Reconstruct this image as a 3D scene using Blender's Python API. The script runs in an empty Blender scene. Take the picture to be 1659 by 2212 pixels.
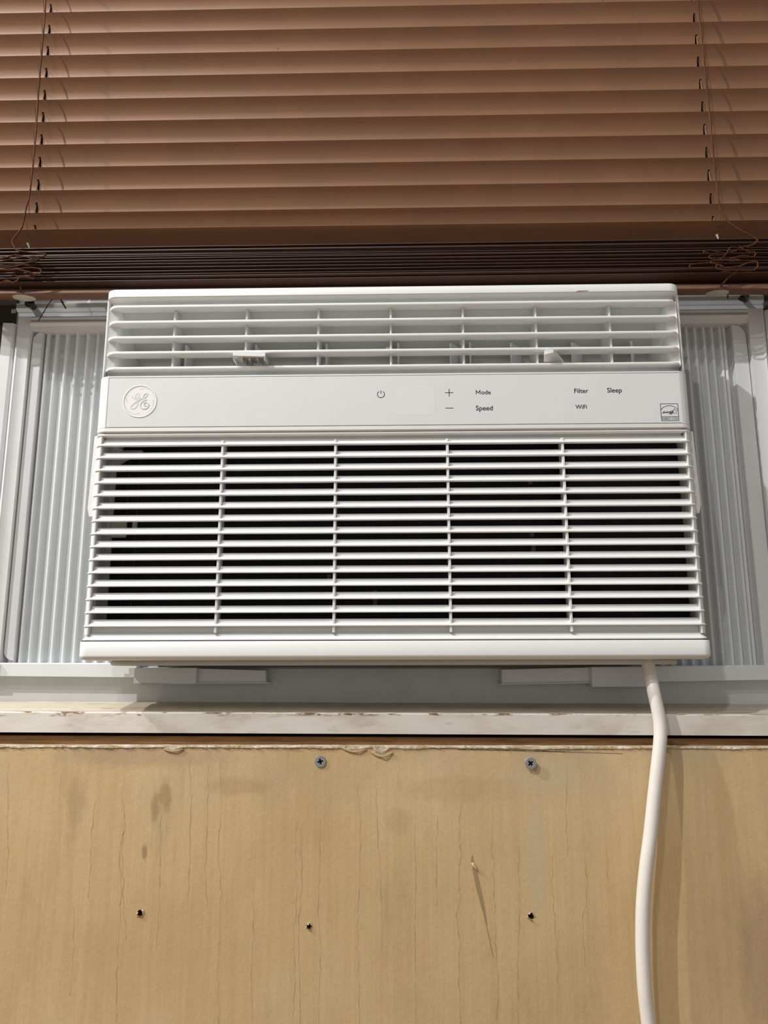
import bpy, bmesh, math, random
from mathutils import Vector, Matrix

random.seed(7)
C = bpy.context.scene.collection
SC = bpy.context.scene

# ------------------------------------------------------------------ camera
cam_d = bpy.data.cameras.new('camera')
cam_d.sensor_fit = 'VERTICAL'; cam_d.sensor_height = 36.0
cam_d.lens = 36.0 * 1600.0 / 2212.0
cam_d.clip_start = 0.02; cam_d.clip_end = 50
cam = bpy.data.objects.new('camera', cam_d); C.objects.link(cam)
R = ((0.99981723, 0.00607756, 0.01812647), (0.0189486, -0.18900724, -0.98179286), (-0.00254087, 0.98195687, -0.18908786))
cam.matrix_world = Matrix(((*R[0], 0.0043), (*R[1], -0.56), (*R[2], 1.05), (0, 0, 0, 1)))
SC.camera = cam

# ------------------------------------------------------------------ world, lamps, exposure
world = bpy.data.worlds.new('room_light'); SC.world = world; world.use_nodes = True
bg = world.node_tree.nodes['Background']
bg.inputs[0].default_value = (1.0, 0.975, 0.935, 1); bg.inputs[1].default_value = 0.32
def lamp(name, loc, power, r, col=(1.0, 0.99, 0.975)):
    l = bpy.data.lights.new(name, 'POINT'); l.energy = power; l.shadow_soft_size = r; l.color = col
    o = bpy.data.objects.new(name, l); o.location = loc; C.objects.link(o); return o
lamp('ceiling_bulb', (-1.15, -0.95, 2.60), 106.0, 0.010)      # bulbs of the ceiling fixture
lamp('ceiling_bulb', (-0.53, -1.20, 2.60), 21.0, 0.010)
lamp('ceiling_bulb', (-0.80, -1.70, 2.60), 17.0, 0.010)
lamp('far_bulb', (-1.50, -0.40, 2.25), 95.0, 0.016, (1.0, 0.95, 0.88))           # second lamp, further left and closer to the wall
SC.view_settings.view_transform = 'Standard'; SC.view_settings.look = 'None'
SC.view_settings.gamma = 1.0; SC.view_settings.use_curve_mapping = False
SC.view_settings.exposure = 0.0

# ------------------------------------------------------------------ materials
def nodes(name):
    m = bpy.data.materials.new(name); m.use_nodes = True
    nt = m.node_tree; b = nt.nodes['Principled BSDF']
    return m, nt, b
def N(nt, t, **kw):
    n = nt.nodes.new(t)
    for k, v in kw.items():
        if k in n.inputs: n.inputs[k].default_value = v
        else: setattr(n, k, v)
    return n
def coords(nt, scale=(1, 1, 1), rot=(0, 0, 0)):
    # world-scale coordinates (metres); every object keeps unit scale and no rotation
    g = N(nt, 'ShaderNodeNewGeometry'); mp = N(nt, 'ShaderNodeMapping')
    mp.inputs['Scale'].default_value = scale; mp.inputs['Rotation'].default_value = rot
    nt.links.new(g.outputs['Position'], mp.inputs['Vector']); return mp.outputs['Vector']
def noise(nt, vec, scale, detail=4, rough=0.55, dist=0.0):
    n = N(nt, 'ShaderNodeTexNoise'); n.inputs['Scale'].default_value = scale; n.inputs['Detail'].default_value = detail
    n.inputs['Roughness'].default_value = rough; n.inputs['Distortion'].default_value = dist
    nt.links.new(vec, n.inputs['Vector']); return n.outputs['Fac']
def ramp(nt, fac, stops):
    r = N(nt, 'ShaderNodeValToRGB'); e = r.color_ramp.elements
    while len(e) > 1: e.remove(e[-1])
    e[0].position, e[0].color = stops[0][0], (*stops[0][1], 1)
    for p, c in stops[1:]:
        x = e.new(p); x.color = (*c, 1)
    nt.links.new(fac, r.inputs['Fac']); return r.outputs['Color']
def mixc(nt, fac, a, b, mode='MIX'):
    m = N(nt, 'ShaderNodeMix', data_type='RGBA', blend_type=mode)
    for sock, v in ((m.inputs[0], fac), (m.inputs[6], a), (m.inputs[7], b)):
        if hasattr(v, 'is_linked') or hasattr(v, 'links'): nt.links.new(v, sock)
        elif isinstance(v, (int, float)): sock.default_value = v
        else: sock.default_value = (*v, 1)
    return m.outputs[2]
def bump(nt, b, fac, strength, dist=0.001):
    n = N(nt, 'ShaderNodeBump'); n.inputs['Strength'].default_value = strength; n.inputs['Distance'].default_value = dist
    nt.links.new(fac, n.inputs['Height']); nt.links.new(n.outputs['Normal'], b.inputs['Normal'])
def plain(name, col, rough=0.45, spec=0.5, metal=0.0, grain=0.0, gscale=900, var=0.0):
    m, nt, b = nodes(name)
    b.inputs['Base Color'].default_value = (*col, 1); b.inputs['Roughness'].default_value = rough
    b.inputs['Specular IOR Level'].default_value = spec; b.inputs['Metallic'].default_value = metal
    v = coords(nt)
    if var:
        f = noise(nt, v, 35, 3)
        c = ramp(nt, f, [(0.3, tuple(x * (1 - var) for x in col)), (0.7, tuple(min(1, x * (1 + var)) for x in col))])
        nt.links.new(c, b.inputs['Base Color'])
    if grain: bump(nt, b, noise(nt, v, gscale, 2), grain, 0.0004)
    return m
M = {}
M['white'] = plain('white_plastic', (0.79, 0.798, 0.79), 0.42, 0.4, grain=0.10, gscale=1500, var=0.012)
M['panel'] = plain('panel_film', (0.735, 0.752, 0.758), 0.36, 0.4, grain=0.12, gscale=1900, var=0.012)
M['window_film'] = plain('display_film', (0.752, 0.764, 0.757), 0.36, 0.4)
M['logo'] = plain('logo_grey', (0.66, 0.67, 0.67), 0.4, 0.4)
M['logo_light'] = plain('logo_white', (0.86, 0.86, 0.85), 0.3, 0.5)
M['ink'] = plain('dark_ink', (0.035, 0.037, 0.042), 0.5, 0.3)
M['interior'] = plain('grey_white_plastic', (0.60, 0.60, 0.57), 0.5, 0.3)
M['vinyl'] = plain('white_vinyl', (0.74, 0.755, 0.76), 0.27, 0.5, grain=0.03, gscale=500, var=0.02)
M['curtain'] = plain('pleated_vinyl', (0.60, 0.635, 0.645), 0.22, 0.5, var=0.02)
M['track'] = plain('white_track', (0.62, 0.62, 0.62), 0.35, 0.45, var=0.05)
M['black'] = plain('black_plastic', (0.012, 0.012, 0.013), 0.35)
M['gap'] = plain('dark_gap', (0.010, 0.010, 0.010), 0.8, 0.1)
M['foam'] = plain('dark_foam', (0.030, 0.031, 0.032), 0.95, 0.1, grain=1.0, gscale=900, var=0.25)
M['cord'] = plain('white_cable', (0.76, 0.73, 0.68), 0.38, 0.5, grain=0.25, gscale=700, var=0.03)
M['rope'] = plain('brown_cord', (0.085, 0.034, 0.016), 0.8, 0.15, grain=1.0, gscale=1200, var=0.3)
M['button'] = plain('ivory_button', (0.55, 0.54, 0.46), 0.45)
M['tape'] = plain('worn_brown_string', (0.30, 0.17, 0.10), 0.6, 0.3)
M['screw'] = plain('zinc_screw', (0.36, 0.37, 0.38), 0.42, 0.5, metal=0.55, var=0.1)
M['hole'] = plain('hole_dark', (0.055, 0.035, 0.018), 0.9, 0.1)
M['rawsplinter'] = plain('raw_splinter', (0.56, 0.42, 0.24), 0.8, 0.1, grain=0.5, gscale=800, var=0.15)
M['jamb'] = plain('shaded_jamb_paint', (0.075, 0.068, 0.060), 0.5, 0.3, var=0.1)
M['glass'] = plain('night_pane', (0.010, 0.010, 0.011), 0.25, 0.5)
M['floor'] = plain('floor_boards', (0.30, 0.19, 0.11), 0.5, 0.3, var=0.2)
M['wallp'] = plain('wall_paint', (0.60, 0.52, 0.42), 0.8, 0.1)
M['pencil'] = plain('pencil_grey', (0.26, 0.215, 0.14), 0.9, 0.1)
M['scuff'] = plain('scuff_grey', (0.27, 0.25, 0.23), 0.8, 0.1)

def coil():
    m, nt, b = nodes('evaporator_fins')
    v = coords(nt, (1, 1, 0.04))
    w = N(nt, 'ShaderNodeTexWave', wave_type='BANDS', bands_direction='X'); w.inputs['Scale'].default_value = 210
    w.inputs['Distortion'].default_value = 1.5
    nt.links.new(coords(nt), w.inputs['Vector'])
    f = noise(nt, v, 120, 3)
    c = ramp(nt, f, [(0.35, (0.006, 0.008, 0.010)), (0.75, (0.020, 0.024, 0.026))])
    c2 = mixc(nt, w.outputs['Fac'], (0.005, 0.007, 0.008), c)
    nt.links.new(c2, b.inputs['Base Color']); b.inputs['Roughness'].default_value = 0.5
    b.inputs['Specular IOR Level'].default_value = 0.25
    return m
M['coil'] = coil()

def slat_mat(name, col, rough):
    m, nt, b = nodes(name)
    v = coords(nt)
    f = noise(nt, v, 22, 3)
    c = ramp(nt, f, [(0.3, tuple(x * 0.94 for x in col)), (0.7, tuple(x * 1.06 for x in col))])
    vo = N(nt, 'ShaderNodeTexVoronoi', feature='F1'); vo.inputs['Scale'].default_value = 26
    nt.links.new(v, vo.inputs['Vector'])
    sp = ramp(nt, vo.outputs['Distance'], [(0.0, (1, 1, 1)), (0.020, (1, 1, 1)), (0.028, (0, 0, 0))])
    pick = ramp(nt, noise(nt, v, 9, 2), [(0.52, (0, 0, 0)), (0.56, (0.75, 0.75, 0.75))])
    k = mixc(nt, 1.0, sp, pick, 'MULTIPLY')
    c = mixc(nt, k, c, (0.06, 0.025, 0.012))
    nt.links.new(c, b.inputs['Base Color']); b.inputs['Roughness'].default_value = rough
    b.inputs['Specular IOR Level'].default_value = 0.45
    bump(nt, b, noise(nt, v, 1400, 2), 0.10, 0.0004)
    return m
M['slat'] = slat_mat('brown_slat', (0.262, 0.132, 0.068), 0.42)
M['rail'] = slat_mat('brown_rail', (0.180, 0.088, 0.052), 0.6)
M['stack'] = slat_mat('brown_slat_shaded', (0.062, 0.030, 0.022), 0.55)  # same slats in a darker brown, the stack's shade put into the colour

def spot(nt, v, cx, cz, rx, rz, wob, amount, soft=0.5):
    # an irregular elliptical patch centred at (cx, cz)
    mp = N(nt, 'ShaderNodeMapping', vector_type='POINT')
    mp.inputs['Location'].default_value = (-cx / rx, 0, -cz / rz); mp.inputs['Scale'].default_value = (1 / rx, 0, 1 / rz)
    nt.links.new(v, mp.inputs['Vector'])
    ln = N(nt, 'ShaderNodeVectorMath', operation='LENGTH'); nt.links.new(mp.outputs[0], ln.inputs[0])
    ns = noise(nt, v, 110, 5, 0.65)
    ad = N(nt, 'ShaderNodeMath', operation='MULTIPLY_ADD'); nt.links.new(ns, ad.inputs[0]); ad.inputs[1].default_value = wob
    nt.links.new(ln.outputs['Value'], ad.inputs[2])
    mr = N(nt, 'ShaderNodeMapRange'); mr.inputs[1].default_value = 1 + wob * 0.5; mr.inputs[2].default_value = 1 + wob * 0.5 - soft
    mr.inputs[3].default_value = 0; mr.inputs[4].default_value = amount
    nt.links.new(ad.outputs[0], mr.inputs[0]); return mr.outputs[0]
def ply():
    m, nt, b = nodes('stained_plywood')
    v = coords(nt)
    base = ramp(nt, noise(nt, coords(nt, (1, 1, 0.6)), 15, 6, 0.62), [(0.30, (0.545, 0.385, 0.19)), (0.50, (0.61, 0.44, 0.225)), (0.72, (0.66, 0.495, 0.275))])
    g = noise(nt, coords(nt, (1, 1, 0.02)), 330, 4, 0.6)
    base = mixc(nt, 0.13, base, ramp(nt, g, [(0.35, (0.36, 0.24, 0.11)), (0.65, (0.70, 0.55, 0.33))]))
    st = ramp(nt, noise(nt, coords(nt, (1, 1, 0.22)), 30, 5, 0.65), [(0.57, (0, 0, 0)), (0.70, (0.38, 0.38, 0.38))])
    base = mixc(nt, st, base, (0.40, 0.275, 0.135))
    # greyer wash along the top edge, single stains, and a pinkish patch low at right
    gz = N(nt, 'ShaderNodeSeparateXYZ'); nt.links.new(v, gz.inputs[0])
    mr = N(nt, 'ShaderNodeMapRange'); mr.inputs[1].default_value = 0.930; mr.inputs[2].default_value = 0.985
    nt.links.new(gz.outputs['Z'], mr.inputs[0])
    wash = ramp(nt, noise(nt, v, 19, 4), [(0.40, (0, 0, 0)), (0.58, (0.75, 0.75, 0.75))])
    base = mixc(nt, mixc(nt, 1.0, mr.outputs[0], wash, 'MULTIPLY'), base, (0.50, 0.395, 0.255))
    pale, dark, pink = (0.56, 0.455, 0.30), (0.315, 0.20, 0.095), (0.40, 0.275, 0.175)
    for c, args in ((pale, (0.1035, 0.905, 0.009, 0.052, 0.5, 0.75)), (pale, (0.110, 0.962, 0.034, 0.016, 0.7, 0.55)),
                    (dark, (-0.1695, 0.9480, 0.0055, 0.0150, 1.2, 0.55)), (dark, (-0.1765, 0.9390, 0.0045, 0.0110, 1.2, 0.5)), (dark, (-0.1825, 0.9080, 0.0028, 0.0075, 1.0, 0.75)),
                    (dark, (-0.115, 0.9540, 0.030, 0.0080, 1.2, 0.28)), (dark, (-0.236, 0.9440, 0.010, 0.020, 1.2, 0.25)), (dark, (0.045, 0.9520, 0.050, 0.012, 1.2, 0.18)),
                    (dark, (0.0035, 0.930, 0.012, 0.012, 1.2, 0.2)), (pink, (0.262, 0.835, 0.022, 0.070, 0.6, 0.7)), (pink, (-0.19, 0.975, 0.07, 0.010, 1.2, 0.4))):
        base = mixc(nt, spot(nt, v, *args), base, c)
    fine = ramp(nt, noise(nt, v, 1100, 2), [(0.3, (0.92, 0.92, 0.92)), (0.7, (1.06, 1.06, 1.06))])
    base = mixc(nt, 1.0, base, fine, 'MULTIPLY')
    nt.links.new(base, b.inputs['Base Color']); b.inputs['Roughness'].default_value = 0.62
    b.inputs['Specular IOR Level'].default_value = 0.25
    bump(nt, b, noise(nt, v, 260, 5), 0.25, 0.0006)
    return m
def drip():
    m, nt, b = nodes('dried_drip')
    v = coords(nt)
    c = ramp(nt, noise(nt, v, 130, 4, 0.7), [(0.42, (0.42, 0.29, 0.14)), (0.60, (0.57, 0.415, 0.215))])
    nt.links.new(c, b.inputs['Base Color']); b.inputs['Roughness'].default_value = 0.6
    return m
M['drip'] = drip()
M['ply'] = ply()

def sillpaint():
    m, nt, b = nodes('worn_sill_paint')
    v = coords(nt, (0.35, 1, 1))
    c = ramp(nt, noise(nt, v, 60, 5, 0.6), [(0.30, (0.62, 0.565, 0.475)), (0.50, (0.76, 0.72, 0.645)), (0.72, (0.82, 0.79, 0.73))])
    sm = ramp(nt, noise(nt, v, 150, 4), [(0.60, (0, 0, 0)), (0.70, (0.5, 0.5, 0.5))])
    c = mixc(nt, sm, c, (0.42, 0.37, 0.29))
    # bare wood showing along the worn front arris
    gz = N(nt, 'ShaderNodeSeparateXYZ'); nt.links.new(coords(nt), gz.inputs[0])
    mr = N(nt, 'ShaderNodeMapRange'); mr.inputs[1].default_value = 1.0040; mr.inputs[2].default_value = 1.0054
    nt.links.new(gz.outputs['Z'], mr.inputs[0])
    my = N(nt, 'ShaderNodeMapRange'); my.inputs[1].default_value = 0.0230; my.inputs[2].default_value = 0.0212
    nt.links.new(gz.outputs['Y'], my.inputs[0])
    e = mixc(nt, 1.0, mr.outputs[0], my.outputs[0], 'MULTIPLY')
    e = mixc(nt, 1.0, e, ramp(nt, noise(nt, coords(nt, (0.3, 1, 1)), 140, 5, 0.7), [(0.50, (0, 0, 0)), (0.56, (1, 1, 1))]), 'MULTIPLY')
    c = mixc(nt, e, c, (0.20, 0.105, 0.05))
    # flat top yellowed, and darkened in colour against the steep lamp light
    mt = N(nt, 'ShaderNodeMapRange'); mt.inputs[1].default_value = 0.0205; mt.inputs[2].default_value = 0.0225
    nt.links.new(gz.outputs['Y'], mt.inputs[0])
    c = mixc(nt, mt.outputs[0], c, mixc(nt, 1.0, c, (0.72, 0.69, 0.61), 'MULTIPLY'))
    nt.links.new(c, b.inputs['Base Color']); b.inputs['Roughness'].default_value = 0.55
    b.inputs['Specular IOR Level'].default_value = 0.3
    bump(nt, b, noise(nt, v, 180, 5), 0.35, 0.0007)
    return m
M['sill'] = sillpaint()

def rawwood():
    m, nt, b = nodes('raw_pine')
    g = noise(nt, coords(nt, (0.06, 1, 1), (0, math.radians(6), 0)), 520, 4, 0.6, 0.4)
    c = ramp(nt, g, [(0.3, (0.17, 0.082, 0.034)), (0.7, (0.36, 0.195, 0.085))])
    nt.links.new(c, b.inputs['Base Color']); b.inputs['Roughness'].default_value = 0.7
    b.inputs['Specular IOR Level'].default_value = 0.2
    return m
M['raw'] = rawwood()
def oldpaint():
    m, nt, b = nodes('ragged_old_paint')
    c = ramp(nt, noise(nt, coords(nt, (0.4, 1, 1)), 170, 5, 0.7), [(0.42, (0.40, 0.30, 0.17)), (0.54, (0.56, 0.48, 0.36)), (0.68, (0.80, 0.77, 0.74))])
    nt.links.new(c, b.inputs['Base Color']); b.inputs['Roughness'].default_value = 0.6
    bump(nt, b, noise(nt, coords(nt), 420, 4), 0.6, 0.0008)
    return m
M['oldpaint'] = oldpaint()

# ------------------------------------------------------------------ mesh helpers (all in world metres)
WO = {}            # object name -> world position of its origin
class MB:
    def __init__(s): s.v = []; s.f = []
    def add(s, vs, fs):
        o = len(s.v); s.v += [tuple(p) for p in vs]; s.f += [tuple(i + o for i in q) for q in fs]; return s
    def box(s, x0, x1, y0, y1, z0, z1):
        return s.add([(x, y, z) for z in (z0, z1) for y in (y0, y1) for x in (x0, x1)],
                     [(0, 2, 3, 1), (4, 5, 7, 6), (0, 1, 5, 4), (2, 6, 7, 3), (0, 4, 6, 2), (1, 3, 7, 5)])
    def prism(s, poly, a, b, axis='z'):
        n = len(poly)
        def P(p, t): return {'z': (p[0], p[1], t), 'x': (t, p[0], p[1]), 'y': (p[0], t, p[1])}[axis]
        vs = [P(p, a) for p in poly] + [P(p, b) for p in poly]
        return s.add(vs, [tuple(range(n))[::-1], tuple(range(n, 2 * n))] + [(i, (i + 1) % n, n + (i + 1) % n, n + i) for i in range(n)])
    def sweep(s, path, prof, closed_prof=True):
        # path: list of (x, y, nx, ny) with inward normal; prof: list of (depth, z)
        n = len(prof); vs = []
        for x, y, nx, ny in path:
            vs += [(x + nx * d, y + ny * d, z) for d, z in prof]
        fs = []
        for i in range(len(path) - 1):
            for j in range(n if closed_prof else n - 1):
                k = (j + 1) % n
                fs.append((i * n + j, i * n + k, (i + 1) * n + k, (i + 1) * n + j))
        if closed_prof:
            fs += [tuple(range(n))[::-1], tuple((len(path) - 1) * n + j for j in range(n))]
        return s.add(vs, fs)
    def tube(s, pts, r, seg=8, cap=True):
        pts = [Vector(p) for p in pts]; n = len(pts)
        rs = r if isinstance(r, (list, tuple)) else [r] * n
        vs = []; up = None
        for i, p in enumerate(pts):
            t = (pts[min(i + 1, n - 1)] - pts[max(i - 1, 0)]).normalized()
            if up is None:
                up = Vector((0, 1, 0)) if abs(t.y) < 0.9 else Vector((1, 0, 0))
            a = t.cross(up)
            if a.length < 1e-6: a = t.cross(Vector((1, 0, 0)))
            a.normalize(); b = a.cross(t).normalized(); up = b
            vs += [p + (a * math.cos(2 * math.pi * k / seg) + b * math.sin(2 * math.pi * k / seg)) * rs[i] for k in range(seg)]
        fs = [(i * seg + k, i * seg + (k + 1) % seg, (i + 1) * seg + (k + 1) % seg, (i + 1) * seg + k) for i in range(n - 1) for k in range(seg)]
        if cap: fs += [tuple(range(seg))[::-1], tuple((n - 1) * seg + k for k in range(seg))]
        return s.add(vs, fs)
    def lathe(s, prof, c, axis='z', seg=24):
        n = len(prof); vs = []
        for k in range(seg):
            a = 2 * math.pi * k / seg
            for r, h in prof:
                u, w = r * math.cos(a), r * math.sin(a)
                vs.append({'z': (c[0] + u, c[1] + w, c[2] + h), 'y': (c[0] + u, c[1] + h, c[2] + w)}[axis])
        fs = [(k * n + j, k * n + j + 1, ((k + 1) % seg) * n + j + 1, ((k + 1) % seg) * n + j) for k in range(seg) for j in range(n - 1)]
        return s.add(vs, fs)
    def stroke(s, pts, w, y0, y1, climb=0.0):
        # a flat ribbon of width w along (x, z) points, from depth y0 (front) to y1
        n = len(pts); L = []; Rr = []
        for i in range(n):
            a, b = pts[max(i - 1, 0)], pts[min(i + 1, n - 1)]
            dx, dz = b[0] - a[0], b[1] - a[1]; l = math.hypot(dx, dz) or 1
            ww = w[i] if isinstance(w, (list, tuple)) else w
            nx, nz = -dz / l * ww / 2, dx / l * ww / 2
            L.append((pts[i][0] + nx, pts[i][1] + nz)); Rr.append((pts[i][0] - nx, pts[i][1] - nz))
        vs = [(x, y0 - climb * i, z) for i, (x, z) in enumerate(L)] + [(x, y0 - climb * i, z) for i, (x, z) in enumerate(Rr)] + [(x, y1, z) for x, z in L] + [(x, y1, z) for x, z in Rr]
        fs = []
        for i in range(n - 1):
            fs += [(i, i + 1, n + i + 1, n + i), (i, 2 * n + i, 2 * n + i + 1, i + 1), (n + i, n + i + 1, 3 * n + i + 1, 3 * n + i)]
        return s.add(vs, fs)
    def build(s, name, mat, parent=None, smooth=30, bevel=0.0, seg=2, recalc=True):
        lo = [min(p[i] for p in s.v) for i in range(3)]; hi = [max(p[i] for p in s.v) for i in range(3)]
        o = Vector([(a + b) / 2 for a, b in zip(lo, hi)])
        me = bpy.data.meshes.new(name)
        me.from_pydata([Vector(p) - o for p in s.v], [], s.f)
        if recalc:
            bm = bmesh.new(); bm.from_mesh(me)
            bmesh.ops.remove_doubles(bm, verts=bm.verts, dist=1e-7)
            bmesh.ops.recalc_face_normals(bm, faces=bm.faces)
            if bevel:
                es = [e for e in bm.edges if len(e.link_faces) == 2 and e.calc_face_angle(0) > math.radians(50)]
                bmesh.ops.bevel(bm, geom=es, offset=bevel, segments=seg, affect='EDGES', clamp_overlap=True)
            bm.to_mesh(me); bm.free()
        if smooth:
            me.shade_smooth(); me.set_sharp_from_angle(angle=math.radians(smooth))
        return link(name, me, mat, o, parent)
def link(name, me, mat, o, parent):
    ob = bpy.data.objects.new(name, me)
    if mat and not me.materials: me.materials.append(mat)
    C.objects.link(ob); WO[ob.name] = Vector(o)
    if parent is not None:
        ob.parent = parent; ob.location = Vector(o) - WO[parent.name]
    else: ob.location = o
    return ob
def again(src, parent, d):
    # another piece like src (shared mesh), moved by d
    ob = bpy.data.objects.new(src.name.split('.')[0], src.data); C.objects.link(ob)
    w = WO[src.name] + Vector(d); WO[ob.name] = w
    if parent is not None:
        ob.parent = parent; ob.location = w - WO[parent.name]
    else: ob.location = w
    return ob
def thing(name, label, cat, loc, group=None):
    o = bpy.data.objects.new(name, None); C.objects.link(o); o.location = loc; WO[o.name] = Vector(loc)
    o.empty_display_size = 0.02
    tag(o, label, cat, group); return o
def tag(o, label, cat, group=None):
    o['label'] = label; o['category'] = cat
    if group: o['group'] = group
    return o
def struct(o):
    o['kind'] = 'structure'; return o
def smoothpath(pts, k=6):
    # Catmull-Rom through the points
    P = [Vector(p) for p in pts]; out = []
    for i in range(len(P) - 1):
        a, b, c, d = P[max(i - 1, 0)], P[i], P[i + 1], P[min(i + 2, len(P) - 1)]
        for j in range(k):
            t = j / k
            out.append(0.5 * ((2 * b) + (c - a) * t + (2 * a - 5 * b + 4 * c - d) * t * t + (3 * b - a - 3 * c + d) * t ** 3))
    out.append(P[-1]); return out
def frontpath(x0, x1, r, y=0.0, back=0.02, n=6):
    # plan outline of a bar seen from above: left side, rounded corner, front, rounded corner, right side
    p = [(x0, y + back, 1, 0)]
    for i in range(n + 1):
        a = math.pi + (math.pi / 2) * i / n
        p.append((x0 + r + r * math.cos(a), y + r + r * math.sin(a), -math.cos(a), -math.sin(a)))
    for i in range(n + 1):
        a = 1.5 * math.pi + (math.pi / 2) * i / n
        p.append((x1 - r + r * math.cos(a), y + r + r * math.sin(a), -math.cos(a), -math.sin(a)))
    p.append((x1, y + back, -1, 0)); return p
def plan(x0, x1, r, y=0.0, back=0.02, n=6): return [(a, b) for a, b, _, _ in frontpath(x0, x1, r, y, back, n)]

# ------------------------------------------------------------------ setting: wall, floor, ceiling
# plywood sheet below the window, with three old screw holes through its face
PY = 0.017
HOLES = [(-0.1833, 0.8672, 0.0025), (-0.0608, 0.8587, 0.0019), (0.0981, 0.8657, 0.0022)]
bm = bmesh.new()
rnd = random.Random(3)
top = []
nx = 260
for i in range(nx + 1):
    x = -0.62 + 1.24 * i / nx
    top.append((x, 0.9832 - 0.0022 * (x + 0.26) + rnd.uniform(-0.0005, 0.0003)))
outer = [bm.verts.new((x, PY, z)) for x, z in top] + [bm.verts.new((0.62, PY, 0.0)), bm.verts.new((-0.62, PY, 0.0))]
edges = [bm.edges.new((outer[i], outer[(i + 1) % len(outer)])) for i in range(len(outer))]
rings = []
for hx, hz, hr in HOLES:
    ring = []
    for k in range(11):
        a = 2 * math.pi * k / 11; q = hr * rnd.uniform(0.75, 1.2)
        ring.append(bm.verts.new((hx + q * math.cos(a), PY, hz + q * math.sin(a) * 1.05)))
    edges += [bm.edges.new((ring[i], ring[(i + 1) % 11])) for i in range(11)]; rings.append([v.co.copy() for v in ring])
bmesh.ops.triangle_fill(bm, use_beauty=True, use_dissolve=False, edges=edges)
nf = len(bm.faces)
back = [bm.verts.new((v.co.x, PY + 0.006, v.co.z)) for v in outer]
for i in range(len(outer)):
    j = (i + 1) % len(outer); bm.faces.new((outer[i], outer[j], back[j], back[i]))
bmesh.ops.recalc_face_normals(bm, faces=bm.faces)
for f in bm.faces:
    if abs(f.normal.y) > 0.9 and f.normal.y > 0: f.normal_flip()
me = bpy.data.meshes.new('wall_front'); bm.to_mesh(me); bm.free()
wall = struct(link('wall_front', me, M['ply'], (0, 0, 0), None))
for (hx, hz, hr), ring in zip(HOLES, rings):
    b = MB(); n = len(ring)
    b.add([tuple(c) for c in ring] + [(hx + (c.x - hx) * 0.55, PY + 0.0055, hz + (c.z - hz) * 0.55) for c in ring] + [(hx, PY + 0.0058, hz)],
          [(i, (i + 1) % n, n + (i + 1) % n, n + i) for i in range(n)] + [(n + i, n + (i + 1) % n, 2 * n) for i in range(n)])
    h = b.build('screw_hole', M['hole'], wall, smooth=0); h['label'] = 'dark torn screw hole'
    b = MB()
    for k in range(n):                                   # torn fibres standing up around the hole, uneven
        if rnd.random() < 0.35: continue
        a, c = ring[k], ring[(k + 1) % n]; mx, mz = (a.x + c.x) / 2 - hx, (a.z + c.z) / 2 - hz
        l = math.hypot(mx, mz); ux, uz = mx / l, mz / l; st = rnd.uniform(0.0006, 0.0016); o = rnd.uniform(0.25, 0.6) * hr; inn = rnd.uniform(-0.2, 0.55) * l
        e = 0.0007
        p1 = (a.x - uz * e, PY - 0.00005, a.z + ux * e); p2 = (c.x + uz * e, PY - 0.00005, c.z - ux * e)
        t1 = (a.x - ux * inn, PY - st, a.z - uz * inn); t2 = (c.x - ux * inn * 0.6, PY - st * 0.8, c.z - uz * inn * 0.6)
        w1 = (a.x + ux * o, PY + 0.0001, a.z + uz * o); w2 = (c.x + ux * o * 0.8, PY + 0.0001, c.z + uz * o * 0.8)
        b.add([t1, t2, w1, w2, p1, p2], [(0, 1, 3, 2), (0, 2, 4), (1, 5, 3), (0, 4, 5, 1)])
    b.build('torn_fibre', M['rawsplinter'], wall, smooth=0)
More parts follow.
